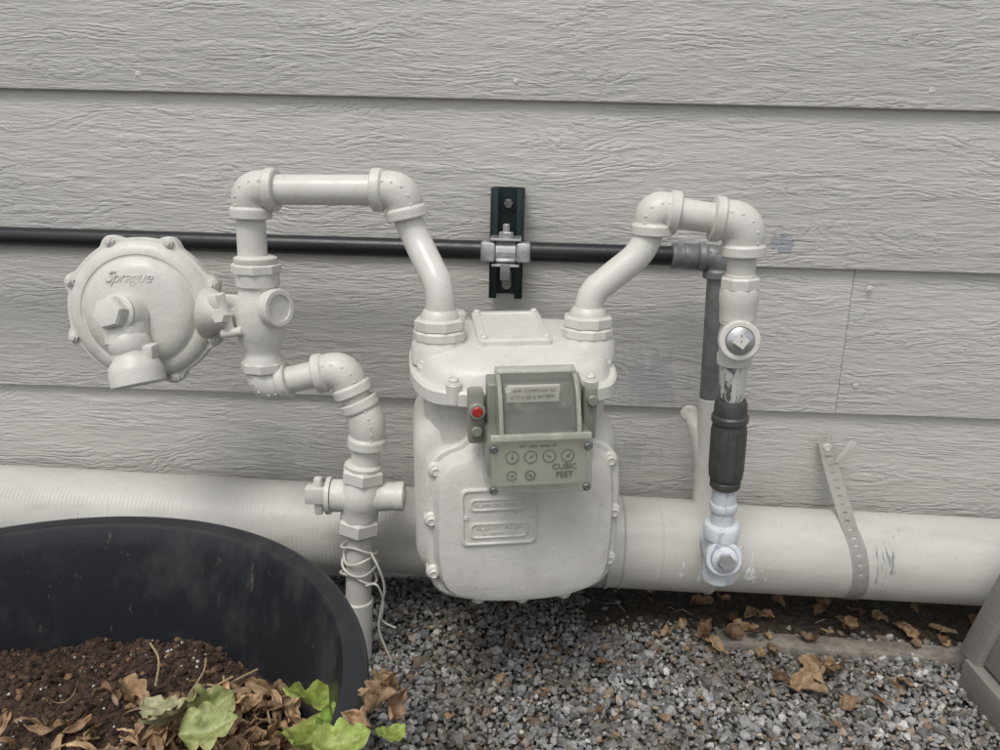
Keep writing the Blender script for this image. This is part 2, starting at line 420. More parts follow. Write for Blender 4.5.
for lx in (-.080,.079):
    topo.append(lathe("port",[(.031,.412),(.030,pz-.001),(.0275,pz+.0025),(.0265,pz+.006)],(lx,py_,0),(0,0,1),M_cast,mt,32))
    lathe("swivel_nut",[(.0255,pz+.010),(.0282,pz+.0115),(.0282,pz+.019),(.026,pz+.021)],(lx,py_,0),(0,0,1),M_paint,mt,12,ang=15)
    hexn("swivel_nut_hex",(lx,py_,pz+.0205),(lx,py_,pz+.033),.0272,M_paint,mt,8)
    lathe("gland",[(.0265,pz+.003),(.0265,pz+.012),(.0195,pz+.013),(.0205,pz+.034),(.0185,pz+.039),(.016,pz+.042)],(lx,py_,0),(0,0,1),M_paint,mt,28)
topo.append(screw("rear_plug",(-.055,.066,.428),(0,0,1),M_paint,mt,.010,.010))
for o in topo:
    for v in o.data.vertices: v.co.z+=.115*(v.co.y+.075)*min(1,max(0,(v.co.z-.33)/.05))
# nameplate
npz=.274; npx=-.026
NP=rrect(npx,npz,.078,.064,.006,4)
loft("nameplate",[(inset(NP,-.0002),-.0955),(NP,-.0985),(inset(NP,.0012),-.0995),(inset(NP,.0024),-.0995),(inset(NP,.0034),-.0978)],M_cast,mt,'Y')
for zz,hh in ((npz+.014,.014),(npz-.015,.018)):
    q=rrect(npx,zz,.060,hh,.005,4)
    loft("nameplate_frame",[(q,-.0975),(q,-.0990),(inset(q,.0010),-.0995),(inset(q,.0018),-.0995),(inset(q,.0026),-.0982)],M_cast,mt,'Y')
RX=(math.radians(90),0,0)
text("ALUMINUM CASE 5 PSI",.0052,(npx,-.0984,npz+.014),RX,M_cast,mt,.0006)
text("AL 250  TC  175 CFH",.0052,(npx,-.0984,npz-.0118),RX,M_cast,mt,.0006)
text("A. METER CO.",.0052,(npx,-.0984,npz-.0185),RX,M_cast,mt,.0006)
for sx in (-1,1): screw("plate_rivet",(npx+sx*.034,-.0978,npz),(0,-1,0),M_paint,mt,.0022,.0016)
# index (counter) box
def plastic(name,col,alpha,rough=.15):
    m,nt,b=newmat(name); b.inputs['Roughness'].default_value=rough
    c=coord(nt); n=ramp(nt,nz(nt,c,60,4,.7),.45,.8)
    nt.links.new(mix(nt,n,col,tuple(min(1,x*1.25) for x in col)),b.inputs['Base Color'])
    nt.links.new(mth(nt,'ADD',mth(nt,'MULTIPLY',n,.16),alpha-.05),b.inputs['Alpha'])
    return m
M_shell=plastic("clouded_plastic",(.46,.46,.38),.34)
M_win=plastic("smoky_window",(.30,.30,.27),.34,.06)
M_ind=paint("index_body",(.25,.25,.215),amount=.5)
M_dk=paint("index_dark",(.11,.11,.098))
M_wht=paint("index_label",(.80,.77,.64),amount=.15)
M_dial=paint("dial_face",(.44,.435,.37),amount=.3)
M_red=paint("red_seal",(.38,.03,.02),amount=.2)
ix=.006
def prof_x(name,pr,x0,x1,mat,bev=.002,seg=3):
    return prism(name,pr,x0,x1,mat,mt,bev,f=lambda a,t,b:(t,a,b),seg=seg)
prof_x("index_back",[(-.094,.326),(-.112,.326),(-.112,.420),(-.094,.426)],ix-.046,ix+.046,M_ind,.002)
prof_x("index_core",[(-.112,.334),(-.143,.336),(-.143,.374),(-.126,.390),(-.112,.395)],ix-.036,ix+.036,M_dk,.002)
prof_x("dial_plate",[(-.1435,.330),(-.1455,.330),(-.1455,.374),(-.1435,.374)],ix-.045,ix+.045,M_dial,.0004,1)
prof_x("upper_label",[(-.1130,.4035),(-.1160,.4025),(-.1190,.4195),(-.1160,.4205)],ix-.028,ix+.023,M_wht,.0004,1)
prof_x("cover_lower",[(-.100,.3225),(-.1515,.3230),(-.1540,.3285),(-.1520,.377),(-.146,.381),(-.100,.382)],ix-.0495,ix+.0495,M_shell,.004)
hood=[]
for k in range(9):
    t=k/8; hood.append((-.150+.034*t**1.3+.0,.3805+.050*math.sin(t*math.pi/2)))
prof_x("cover_window",hood+[(-.108,.431),(-.108,.3805)],ix-.034,ix+.034,M_win,.003)
M_rim=plastic("plastic_rim",(.48,.48,.41),.62)
for s_ in (-1,1):
    a_,b_=sorted((ix+s_*.0342,ix+s_*.0385))
    prof_x("window_frame",[(a-.001,b+.001) for a,b in hood]+[(-.104,.433),(-.104,.3810)],a_,b_,M_rim,.0012)
prof_x("frame_sill",[(-.152,.3775),(-.1555,.3785),(-.1545,.3845),(-.150,.3845)],ix-.047,ix+.047,M_rim,.001)
prof_x("frame_top",[(-.104,.4315),(-.118,.4315),(-.118,.4345),(-.104,.436)],ix-.0385,ix+.0385,M_rim,.001)
def dial(x,zz,r):
    y=-.1459
    lathe("dial_ring",[(r,0),(r,.0006),(r-.0009,.0006),(r-.0009,.0001),(0,.0001)],(x,y,zz),(0,-1,0),M_slot,mt,20)
    lathe("dial_disc",[(r-.0010,0),(r-.0010,.0003),(0,.0003)],(x,y,zz),(0,-1,0),M_dial,mt,20)
    for q in range(10):
        a=q*math.pi/5; lathe("tick",[(.0004,0),(.0004,.0004)],(x+math.cos(a)*r*.68,y,zz+math.sin(a)*r*.68),(0,-1,0),M_slot,mt,5)
    a=random.uniform(0,6.28); 
    prism("dial_hand",[(x-math.sin(a)*.0013-math.cos(a)*.0015,zz+math.cos(a)*.0013-math.sin(a)*.0015),(x+math.cos(a)*r*.75,zz+math.sin(a)*r*.75),(x+math.sin(a)*.0013-math.cos(a)*.0015,zz-math.cos(a)*.0013-math.sin(a)*.0015)],y-.0012,y-.0008,M_slot,mt,0)
for i in range(4): dial(ix-.026+i*.0175,.3590,.0064)
for i in range(2): dial(ix-.026+i*.0175,.3405,.0050)
text("CUBIC\nFEET",.0082,(ix+.024,-.1461,.344),RX,M_slot,mt,.0004)
text("1000  10000  100000  1M",.0034,(ix-.002,-.1461,.3695),RX,M_slot,mt,.0003)
text("TEMP. COMPENSATED",.0044,(ix-.0025,-.1186,.4150),(math.radians(80),0,0),M_slot,mt,.0002)
text("||| |||| || ||||| ||| 04178291",.0044,(ix-.0025,-.1178,.4085),(math.radians(80),0,0),M_slot,mt,.0002)
for x,zz in [(ix-.044,.3300),(ix+.044,.3300),(ix+.044,.371),(ix-.044,.371)]: screw("index_screw",(x,-.1525,zz),(0,-1,0),M_galvd,mt,.0032,.003)
box("ear",(ix-.064,-.112,.360),(ix-.0485,-.094,.414),M_ind,mt,.003)
box("ear",(ix+.0485,-.112,.360),(ix+.062,-.094,.414),M_ind,mt,.003)
cyl("seal_cup",(ix-.056,-.112,.396),(ix-.056,-.121,.396),.0082,M_ind,mt,24)
cyl("red_seal",(ix-.056,-.119,.396),(ix-.056,-.1225,.396),.0052,M_red,mt,20)
cyl("seal_cup",(ix-.056,-.112,.374),(ix-.056,-.117,.374),.0055,M_ind,mt,24)
cyl("ear_screw",(ix+.056,-.112,.402),(ix+.056,-.118,.402),.0055,M_ind,mt,20)
box("mount",(ix-.050,-.096,.322),(ix+.050,-.060,.388),M_cast,mt,.004)
box("mount_upper",(ix-.040,-.0955,.389),(ix+.040,-.086,.420),M_ind,mt,.002)

# ------------------------------------------------------------ meter inlet pipe (left)
Y=-.19
inl=empty("meter_inlet_pipe")
RP=.0158
RM=Matrix.Rotation(math.radians(9),3,'Z')@Matrix.Rotation(math.radians(-1.0),3,'Y')
cL=MO+RM@V((-.080,py_,pz+.03))
cR=MO+RM@V((.079,py_,pz+.03))
c1=V((-.2965,Y,.586)); c2=V((-.134,Y-.006,.590))
cyl("riser",(-.2985,Y,.505),(-.2975,Y,.575),RP,M_paint2,inl)
elbow("elbow",c1,(-.2985,Y,.5),c2,M_cast,inl)
cyl("cross_pipe",c1+(c2-c1)*.12,c1+(c2-c1)*.88,RP,M_paint2,inl)
elbow("elbow",c2,c1,c2+V((.012,0,-.05)),M_cast,inl)
sw=fillet([c2+V((.004,0,-.022)),c2+V((.017,-.002,-.052)),V((cL.x+.001,cL.y,cL.z+.034)),V((cL.x,cL.y,cL.z))],[0,.04,.022,0],12)
sweep("swan_neck",sw,.0152,M_paint2,inl)
out_=empty("meter_outlet_pipe")
e1=V((.131,-.195,.577)); e2=V((.2245,-.2005,.5665))
sweep("swan_neck",fillet([V((cR.x,cR.y,cR.z)),V((cR.x+.001,cR.y,cR.z+.026)),V((.121,-.198,.532)),e1+V((0,0,-.015))],[0,.03,.028,0],12),.0152,M_paint2,out_)
elbow("elbow",e1,e1+V((0,.001,-.04)),e2,M_cast,out_,L=.026)
cyl("nipple",e1+(e2-e1)*.2,e1+(e2-e1)*.8,RP,M_paint2,out_)
top=V((.226,-.200,.53)); bot=V((.2455,-.182,.17)); ax=(bot-top)
def A(z): return top+ax*((top.z-z)/(top.z-bot.z))
elbow("elbow",e2,e1,A(.50),M_cast,out_,r=.0205,rc=.0235,L=.034)
up=-ax.normalized()
def alathe(n,prof,mat,par,seg=32,ang=38):
    o=A(0); lathe(n,[(r,(zz)/up.z) for r,zz in prof],o,up,mat,par,seg,ang)
alathe("close_nipple",[(.0150,.500),(.0150,.536)],M_paint2,out_)
alathe("union",[(.0165,.462),(.019,.464),(.0195,.478),(.0205,.484),(.0205,.496),(.0190,.500),(.0165,.505),(.0163,.513),(.0150,.514)],M_cast,out_)
hexn("union_nut",A(.497),A(.511),.0208,M_paint,out_,8)
alathe("tee_body",[(.0155,.412),(.0185,.414),(.0190,.424),(.0170,.428),(.0185,.445),(.0170,.458),(.0190,.462),(.0150,.465)],M_cast,out_)
tp=A(.4425)
f=V((-.10,-1,.12)).normalized()
lathe("tee_branch",[(.018,0),(.0185,.012),(.0215,.014),(.0215,.025),(.0200,.0262),(.0155,.0262),(.0155,.024),(0,.024)],tp,f,M_cast,out_,32)
lathe("plug_face",[(.0150,.0240),(.0145,.0265),(.0110,.0285),(0,.029)],tp,f,M_galv,out_,24)
hexn("plug_square",tp+f*.028,tp+f*.037,.0085,M_plug,out_,4)
alathe("nipple_worn",[(.0130,.372),(.0135,.374),(.0145,.395),(.0158,.413),(.0150,.416)],M_worn,out_,20)
iu=empty("insulating_union")
alathe("cap",[(.0120,.376),(.0125,.380),(.0105,.3815)],M_union,iu)
alathe("body",[(.0155,.262),(.0175,.264),(.0175,.271),(.0165,.272),(.0165,.274),(.0190,.276),(.0195,.282),(.0195,.338),(.0185,.341),(.0185,.345),(.0205,.346),(.0205,.352),(.0185,.354),(.0180,.366),(.0165,.371),(.0125,.372)],M_union,iu,40)
for k in range(12):
    a=2*math.pi*k/12
    q=(-ax).normalized(); s_=q.orthogonal().normalized(); t_=q.cross(s_)
    pp=(s_*math.cos(a)+t_*math.sin(a))*.0192
    cyl("rib",A(.284)+pp,A(.336)+pp,.0009,M_union,iu,6,.0003)
lo=empty("outlet_tee")
alathe("pipe",[(.0135,.205),(.0138,.262)],M_bluew,lo)
alathe("collar",[(.0150,.232),(.0158,.234),(.0158,.240),(.0150,.242)],M_bluew,lo)
alathe("tee_body",[(.0170,.138),(.0205,.140),(.0205,.148),(.0185,.151),(.0190,.190),(.0195,.196),(.0215,.198),(.0215,.212),(.0200,.214),(.0135,.215)],M_bluew,lo)
tp=A(.173); f=V((-.05,-1,.22)).normalized()
lathe("tee_branch",[(.018,0),(.019,.012),(.0215,.014),(.0215,.024),(.020,.0255),(.0165,.0255),(.0165,.024),(0,.024)],tp,f,M_bluew,lo,32)
lathe("plug",[(.0160,.0235),(.0150,.0280),(.0120,.030),(0,.031)],tp,f,M_bluew,lo,24)
hexn("plug_head",tp+f*.030,tp+f*.040,.0100,M_galv,lo,6)
cyl("back_nipple",A(.155),(.250,yp,.168),.0145,M_bluew,lo)
stb=empty("wall_stub_pipe")
sweep("stub",fillet([V((.2290,-.030,.296)),V((.2300,-.052,.291)),V((.2385,-.060,.262)),V((.2480,-.062,.215)),V((.2500,-.062,.17))],[0,.01,.02,.02,0],8),.0092,M_paint2,stb)
lathe("stub_boss",[(.008,0),(.0115,.002),(.012,.010),(.009,.013),(0,.014)],(.2290,-.028,.297),(-.3,-1,.2),M_cast,stb,20)

# ------------------------------------------------------------ regulator
rg=empty("gas_regulator")
rc=V((-.430,-.178,.449)); fa=V((.13,-1,.10)).normalized()
u=(V((1,0,0))-fa*fa.x).normalized(); w=fa.cross(u)*-1
if w.z<0: w=-w
def PD(a,b,h): return rc+u*a+w*b+fa*h
def discloft(name,layers,mat):
    bm=bmesh.new(); R_=[]
    for fn,h in layers: R_.append([bm.verts.new(PD(x,y,h)) for x,y in fn])
    for a,b in zip(R_,R_[1:]):
        n=len(a)
        for i in range(n):
            j=(i+1)%n; bm.faces.new((a[i],a[j],b[j],b[i]))
    bm.faces.new(R_[0][::-1]); bm.faces.new(R_[-1])
    return finish(bm,name,mat,rg,30)
def lobed(r,amp,n=8,N_=128,ph=.39):
    o=[]
    for i in range(N_):
        t=2*math.pi*i/N_; d=abs(((t-ph)/(2*math.pi/n)+.5)%1-.5)*(2*math.pi/n)*r
        k=r+amp*max(0,math.cos(min(1,d/.013)*math.pi/2))
        o.append((k*math.cos(t),k*math.sin(t)))
    return o
def circ(r,N_=128): return lobed(r,0,8,N_)
R0=.0815
discloft("lower_casing",[(circ(.035),-.034),(circ(.055),-.030),(circ(.073),-.012),(lobed(R0,.0075),-.008),(lobed(R0,.0075),-.0008),(circ(R0-.001),0)],M_cast)
discloft("upper_casing",[(circ(R0-.001),.0002),(lobed(R0,.0075),.001),(lobed(R0,.0075),.007),(lobed(R0-.001,.0070),.008),(circ(.0775),.0085),(circ(.0765),.011),(circ(.073),.0145),(circ(.067),.0170),(circ(.0635),.0174),(circ(.0625),.0165),(circ(.0605),.0165),(circ(.0590),.018),(circ(.055),.0225),(circ(.046),.0255),(circ(.034),.027),(circ(.02),.0275)],M_cast)
for k in range(8):
    t=.39+2*math.pi*k/8; rr=R0+.0008
    hexn("casing_bolt",PD(rr*math.cos(t),rr*math.sin(t),.0075),PD(rr*math.cos(t),rr*math.sin(t),.0120),.0058,M_paint,rg)
    cyl("bolt_tip",PD(rr*math.cos(t),rr*math.sin(t),.0115),PD(rr*math.cos(t),rr*math.sin(t),.0145),.003,M_paint,rg,12,.0006)
tx=text("Sprague",.0175,(0,0,0),(0,0,0),M_cast,rg,.0009,shear=.5)
tx.data.space_character=.88
mm=Matrix((u,w,u.cross(w))).transposed().to_4x4(); tx.matrix_basis=Matrix.Translation(PD(-.008,.0385,.0262))@mm@Matrix.Rotation(math.radians(-3),4,'X')
a=PD(-.010,-.004,.022); d=(fa*1.0+w*.20-u*.30).normalized()
lathe("spring_boss",[(.0245,0),(.0235,.014),(.0215,.019),(.018,.021)],a,d,M_cast,rg,32)
lathe("spring_cap",[(.0165,.017),(.0180,.021),(.0180,.034),(.0162,.037),(.0120,.038),(0,.038)],a,d,M_cast,rg,6,ang=20,spin=.3)
lathe("cap_ring",[(.0205,.0175),(.0214,.019),(.0214,.0225),(.0195,.024)],a,d,M_cast,rg,32)
b0=PD(-.006,-.034,.036)
lathe("vent_ball",[(0,-.023),(.012,-.0195),(.020,-.010),(.0225,0),(.020,.010),(.012,.0195),(0,.023)],b0,d,M_cast,rg,28)
lathe("web",[(.022,0),(.023,.02),(.021,.034)],PD(-.010,-.004,.026),(-w+fa*.3),M_cast,rg,24)
vd=(-w+u*.22+fa*.15).normalized()
lathe("vent_spout",[(.0205,0),(.0200,.010),(.0215,.016),(.0265,.022),(.0285,.030),(.0285,.044),(.0265,.046),(.0235,.044),(.022,.030),(0,.028)],b0,vd,M_cast,rg,32)
box("vent_clip",tuple(b0+V((.018,-.012,-.014))),tuple(b0+V((.030,.006,.002))),M_cast,rg,.003)
bx=-.2945
lathe("valve_body",[(.0165,.385),(.0225,.387),(.0225,.400),(.0195,.404),(.0195,.412),(.0250,.424),(.0275,.440),(.0275,.455),(.0245,.470),(.0210,.478),(.0215,.482),(.0235,.484),(.0235,.497),(.0210,.499),(.016,.500)],(bx,Y,0),(0,0,1),M_cast,rg,36)
lathe("side_neck",[(.021,0),(.019,.02),(.019,.045),(.030,.062)],(bx,Y,.447),V((-.36+.294-.02,.01,.004)),M_cast,rg,28)
box("neck_rib",(-.350,Y-.012,.455),(-.300,Y-.004,.474),M_cast,rg,.004)
hexn("top_nut",(bx-.001,Y,.497),(bx-.001,Y,.508),.0270,M_paint,rg,8)
lathe("top_collar",[(.0225,0),(.0232,.001),(.0232,.006),(.018,.0085)],(bx-.001,Y,.508),(0,0,1),M_paint,rg,28)
sd=V((.86,-.5,.12)).normalized()
lathe("side_boss",[(.0185,.0),(.0185,.020),(.0215,.022),(.0215,.031),(.0195,.033),(.015,.033),(.0150,.0305),(0,.0305)],(bx,Y,.458),sd,M_cast,rg,28)
hexn("test_plug",V((bx-.030,Y-.016,.452)),V((bx-.034,Y-.034,.455)),.0085,M_paint,rg)
cyl("clip",V((bx-.026,Y-.022,.435)),V((bx-.034,Y-.024,.478)),.0052,M_cast,rg,16)
cyl("clip",V((bx-.036,Y-.022,.432)),V((bx-.012,Y-.024,.437)),.0050,M_cast,rg,16)
hexn("bottom_nut",(bx,Y,.386),(bx,Y,.398),.0250,M_paint,rg,8)

# ------------------------------------------------------------ service line left lower
sl=empty("gas_service_riser")
f1=V((-.2935,Y,.369)); f2=V((-.205,Y+.004,.390)); f3=V((-.1765,Y,.325)); 
elbow("elbow",f1,(bx,Y,.42),f2,M_cast,sl,r=.0190,rc=.0218,L=.028)
cyl("nipple",f1+(f2-f1)*.2,f1+(f2-f1)*.85,.0155,M_paint2,sl)
elbow("elbow",f2,f1,f3,M_cast,sl,r=.0198,rc=.0228,L=.032)
v1=V((-.181,Y,.275))
cyl("nipple",f2+(f3-f2)*.3,f3,.0165,M_paint2,sl)
elbow("street_elbow",f3+V((0,0,.002)),f2,v1,M_cast,sl,r=.0195,rc=.0225,L=.030,col=.011)
cyl("nipple",(-.1785,Y,.31),(-.183,Y,.262),.0165,M_paint2,sl)
gb=V((-.203,-.180,-.03)); vt=V((-.190,-.187,.20))
cyl("riser",gb,vt,.0160,M_paint2,sl,28)
cyl("riser_sleeve",gb,gb+(vt-gb)*.52,.0186,M_paint2,sl,28)
va=empty("gas_shutoff_valve")
vax=(V((-.182,Y,.272))-V((-.1905,Y,.19))).normalized(); vo=V((-.1875,Y,.234))
hexn("lower_nut",vo-vax*.048,vo-vax*.028,.0260,M_paint,va,6)
lathe("body",[(.0215,-.030),(.0225,-.024),(.0215,-.018),(.0255,-.010),(.0265,0),(.0255,.010),(.0220,.018),(.0215,.022),(.0215,.026)],vo,vax,M_cast,va,32)
hexn("upper_nut",vo+vax*.020,vo+vax*.037,.0262,M_paint,va,6)
lathe("upper_collar",[(.0215,0),(.0220,.004),(.0175,.007)],vo+vax*.037,vax,M_paint,va,28)
hx=V((1,.06,.0))
lathe("key_barrel",[(.0165,-.036),(.0195,-.034),(.0195,-.020),(.023,-.012),(.023,.012),(.0185,.020),(.0165,.040),(.0175,.042),(.0175,.050),(.0160,.0515)],vo,hx,M_cast,va,30)
lathe("key_washer",[(.0225,-.040),(.0225,-.035)],vo,hx,M_paint,va,28)
box("key_head",(vo.x-.066,vo.y-.0085,vo.z-.0105),(vo.x-.040,vo.y+.0085,vo.z+.0105),M_cast,va,.002)
box("key_wing",(vo.x-.056,vo.y-.0055,vo.z-.026),(vo.x-.046,vo.y+.0055,vo.z+.022),M_cast,va,.003)
cyl("end_boss",vo+hx*.049,vo+hx*.053,.010,M_cast,va,20)
M_wire=paint("painted_wire",(.62,.60,.55))
wr=empty("tracer_wire")
pts=[]
for k in range(160):
    t=k/159; a=t*2*math.pi*4.2; zz=.175-.055*t+.006*math.sin(a*1.7); c=gb+(vt-gb)*((zz+.03)/.23)
    r=.0205+.002*math.sin(a*2.3+1); pts.append(V((c.x+r*math.cos(a),c.y+r*math.sin(a),zz)))
sweep("coil",pts,.0016,M_wire,wr,8)
sweep("loose_end",fillet([V((-.176,-.200,.165)),V((-.166,-.206,.150)),V((-.158,-.202,.12)),V((-.165,-.195,.085)),V((-.172,-.190,.05)),V((-.155,-.19,.004))],.02,8),.0015,M_wire,wr,8)
sweep("loose_end",fillet([V((-.182,-.203,.120)),V((-.168,-.208,.128)),V((-.160,-.2,.10)),V((-.168,-.19,.062)),V((-.15,-.185,.05))],.015,8),.0014,M_wire,wr,8)

# ------------------------------------------------------------ ground
def soil_mat(name,c1,c2,s=90,bd=.004):
    m,nt,b=newmat(name); c=coord(nt); n=nz(nt,c,s,4,.7)
    nt.links.new(mix(nt,ramp(nt,n,.35,.68),c1,c2),b.inputs['Base Color']); b.inputs['Roughness'].default_value=.95
    bump(nt,b,n,1,bd); return m
M_ground=soil_mat("gravelly_soil",(.050,.045,.038),(.14,.13,.115))
bm=bmesh.new(); S=60
vs=[bm.verts.new(p) for p in ((-S,-S,-.006),(S,-S,-.006),(S,.02,-.006),(-S,.02,-.006))]; bm.faces.new(vs)
finish(bm,"ground",M_ground,None)
def gz(x,y): 
    return .006*noise.noise(V((x*5,y*5,1.3)))+.003*noise.noise(V((x*16,y*16,4)))
def many(name,P,Rr,cols,mat,aniso=(.55,1.0),jl=(.72,1.2)):
    n=len(P); t=(1+5**.5)/2
    iv=np.array([(-1,t,0),(1,t,0),(-1,-t,0),(1,-t,0),(0,-1,t),(0,1,t),(0,-1,-t),(0,1,-t),(t,0,-1),(t,0,1),(-t,0,-1),(-t,0,1)],float); iv/=np.linalg.norm(iv[0])
    fc=np.array([(0,11,5),(0,5,1),(0,1,7),(0,7,10),(0,10,11),(1,5,9),(5,11,4),(11,10,2),(10,7,6),(7,1,8),(3,9,4),(3,4,2),(3,2,6),(3,6,8),(3,8,9),(4,9,5),(2,4,11),(6,2,10),(8,6,7),(9,8,1)])
    qv=np.random.normal(size=(n,4)); qv/=np.linalg.norm(qv,axis=1)[:,None]; a,b,c,d=qv.T
    Rm=np.stack([np.stack([1-2*(c*c+d*d),2*(b*c-a*d),2*(b*d+a*c)],-1),np.stack([2*(b*c+a*d),1-2*(b*b+d*d),2*(c*d-a*b)],-1),np.stack([2*(b*d-a*c),2*(c*d+a*b),1-2*(b*b+c*c)],-1)],1)
    sca=np.random.uniform(aniso[0],aniso[1],(n,1,3))*Rr[:,None,None]*1.15
    jit=np.random.uniform(jl[0],jl[1],(n,12,1))
    v=iv[None]*jit*sca; v=np.einsum('nij,nkj->nki',Rm,v)
    v[:,:,2]*=.85
    v=v+P[:,None,:]; v=v.reshape(-1,3)
    F=(fc[None]+12*np.arange(n)[:,None,None]).reshape(-1)
    me=bpy.data.meshes.new(name); me.vertices.add(len(v)); me.vertices.foreach_set('co',v.astype(np.float32).ravel())
    nf=len(F)//3; me.loops.add(nf*3); me.loops.foreach_set('vertex_index',F.astype(np.int32)); me.polygons.add(nf)
    me.polygons.foreach_set('loop_start',np.arange(0,nf*3,3,dtype=np.int32))
    me.update(calc_edges=True)
    me.shade_flat()
    at=me.color_attributes.new("tint",'FLOAT_COLOR','POINT')
    cc=np.concatenate([np.repeat(cols,12,axis=0),np.ones((n*12,1))],1); at.data.foreach_set('color',cc.astype(np.float32).ravel())
    me.materials.append(mat); return link(bpy.data.objects.new(name,me))
def tint_mat(name,rough=.8,bd=.0008,s=350):
    m,nt,b=newmat(name); at=N(nt,'ShaderNodeAttribute',attribute_name="tint"); c=coord(nt); n=nz(nt,c,s,4,.7)
    k=mix(nt,1.0,at.outputs['Color'],mix(nt,ramp(nt,n,.3,.7),(.68,.68,.68),(1.2,1.2,1.2)),'MULTIPLY')
    nt.links.new(k,b.inputs['Base Color']); b.inputs['Roughness'].default_value=rough
    bump(nt,b,n,.8,bd); return m
M_grav=tint_mat("crushed_stone")
PC=V((-.39,-.575)); PR=.285
pos=[];rad=[]
def scatter(x0,x1,y0,y1,sp_,zoff,rlo,rhi,skip=None):
    for i in range(int((x1-x0)/sp_)):
        for j in range(int((y1-y0)/sp_)):
            x=x0+(i+random.random())*sp_; y=y0+(j+random.random())*sp_
            if (x-PC.x)**2+(y-PC.y)**2<.18**2: continue
            if skip and skip(x,y): continue
            r=rlo+(rhi-rlo)*random.random()**2.4
            pos.append((x,y,gz(x,y)+zoff+random.uniform(-.002,.002))); rad.append(r)
def soilzone(x,y):
    d=y+.105+.035*noise.noise(V((x*6,0,3)))
    return x>.1 and d>0 and random.random()<min(.90,d*30)
scatter(-.30,.85,-.62,.015,.0072,0,.0032,.0080,soilzone)
scatter(-.30,.85,-.62,.015,.0080,.0035,.0024,.0082,soilzone)
scatter(-1.6,-.30,-1.2,.015,.0120,.001,.005,.0100)
scatter(.85,1.7,-1.2,.015,.0120,.001,.005,.0100)
scatter(-.30,.85,-1.2,-.62,.0110,.001,.005,.0100)
n=len(pos); P=np.array(pos); Rr=np.array(rad)
g=np.random.beta(2.0,2.6,n)*.44+.075
cols=np.stack([g*1.0,g*.975,g*.93],1)
wr_=np.random.rand(n); br=wr_<.16; cols[br]*=np.array([1.05,.86,.68]); bl=(wr_>.16)&(wr_<.30); cols[bl]*=np.array([.95,.98,1.02]); wh=wr_>.95; cols[wh]=np.array([.60,.58,.54])
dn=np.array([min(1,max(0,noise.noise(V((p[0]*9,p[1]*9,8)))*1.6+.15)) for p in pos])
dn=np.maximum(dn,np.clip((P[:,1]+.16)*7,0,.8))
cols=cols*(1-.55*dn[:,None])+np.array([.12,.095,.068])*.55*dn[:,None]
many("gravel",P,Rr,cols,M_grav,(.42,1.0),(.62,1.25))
M_soil2=soil_mat("damp_soil",(.025,.019,.014),(.085,.066,.048),120,.005)
def patch(name,x0,x1,y0,y1,step,hf,mat):
    bm=bmesh.new(); nx=int((x1-x0)/step); ny=int((y1-y0)/step); G=[[bm.verts.new((x0+i*step,y0+j*step,hf(x0+i*step,y0+j*step))) for j in range(ny+1)] for i in range(nx+1)]
    for i in range(nx):
        for j in range(ny): bm.faces.new((G[i][j],G[i+1][j],G[i+1][j+1],G[i][j+1]))
    return finish(bm,name,mat,None,80)
patch("soil",.08,1.2,-.15,.012,.006,lambda x,y:-.004+.012*min(1,max(0,(y+.13)*14))*min(1,max(0,(x-.08)*10))+.005*noise.noise(V((x*30,y*30,0)))+.003*noise.noise(V((x*80,y*80,0))),M_soil2)
M_slab=soil_mat("weathered_slab",(.17,.15,.125),(.29,.265,.23),60,.0015)
def slab():
    o=[]
    for k in range(40):
        t=k/39; o.append((.275+.40*t,-.098+.004*noise.noise(V((t*9,0,0)))-.020*t))
    for k in range(40):
        t=1-k/39; o.append((.275+.40*t,-.128+.004*noise.noise(V((t*9,5,0)))-.022*t))
    prism("edging_slab",[(x,y) for x,y in o],-.01,.010,M_slab,None,.002,f=lambda a,t,b:(a,b,t),ang=60)
slab()

# ------------------------------------------------------------ plant pot
pot=empty("plant_pot")
def pot_mat():
    m,nt,b=newmat("black_plastic_pot"); c=coord(nt); n=ramp(nt,nz(nt,mapv(nt,c,(1,1,.6)),14,4,.7),.45,.75)
    col=mix(nt,mth(nt,'MULTIPLY',n,.6),(.016,.018,.022),(.050,.051,.053))
    n2=ramp(nt,nz(nt,mapv(nt,c,(1,1,.3)),90,4,.7),.64,.72); col=mix(nt,mth(nt,'MULTIPLY',n2,.35),col,(.20,.18,.15))
    nt.links.new(col,b.inputs['Base Color']); nt.links.new(mth(nt,'ADD',mth(nt,'MULTIPLY',n,.25),.36),b.inputs['Roughness'])
    bump(nt,b,nz(nt,c,250,2),.4,.0004); return m
M_pot=pot_mat()
lathe("shell",[(.20,0),(.205,.002),(.262,.205),(.266,.214),(.276,.217),(.2835,.222),(.286,.232),(.286,.244),(.2835,.2495),(.279,.2510),(.2665,.2495),(.2645,.246),(.2600,.222),(.247,.17),(.232,.09),(.0,.088)],(PC.x,PC.y,0),(0,0,1),M_pot,pot,160,ang=50)
M_psoil=soil_mat("potting_soil",(.022,.012,.008),(.095,.056,.036),150,.004)
def ph(x,y):
    d=math.hypot(x-PC.x,y-PC.y); return .128+.030*(1-(d/.24)**2)*.6+.012*noise.noise(V((x*14,y*14,0)))+.008*noise.noise(V((x*38,y*38,2)))+.004*noise.noise(V((x*95,y*95,7)))
bm=bmesh.new(); rings=[[bm.verts.new((PC.x,PC.y,ph(PC.x,PC.y)))]]
for i in range(1,70):
    r=.247*i/69; rings.append([bm.verts.new((PC.x+r*math.cos(a),PC.y+r*math.sin(a),ph(PC.x+r*math.cos(a),PC.y+r*math.sin(a)))) for a in [2*math.pi*k/200 for k in range(200)]])
for k in range(200): bm.faces.new((rings[0][0],rings[1][k],rings[1][(k+1)%200]))
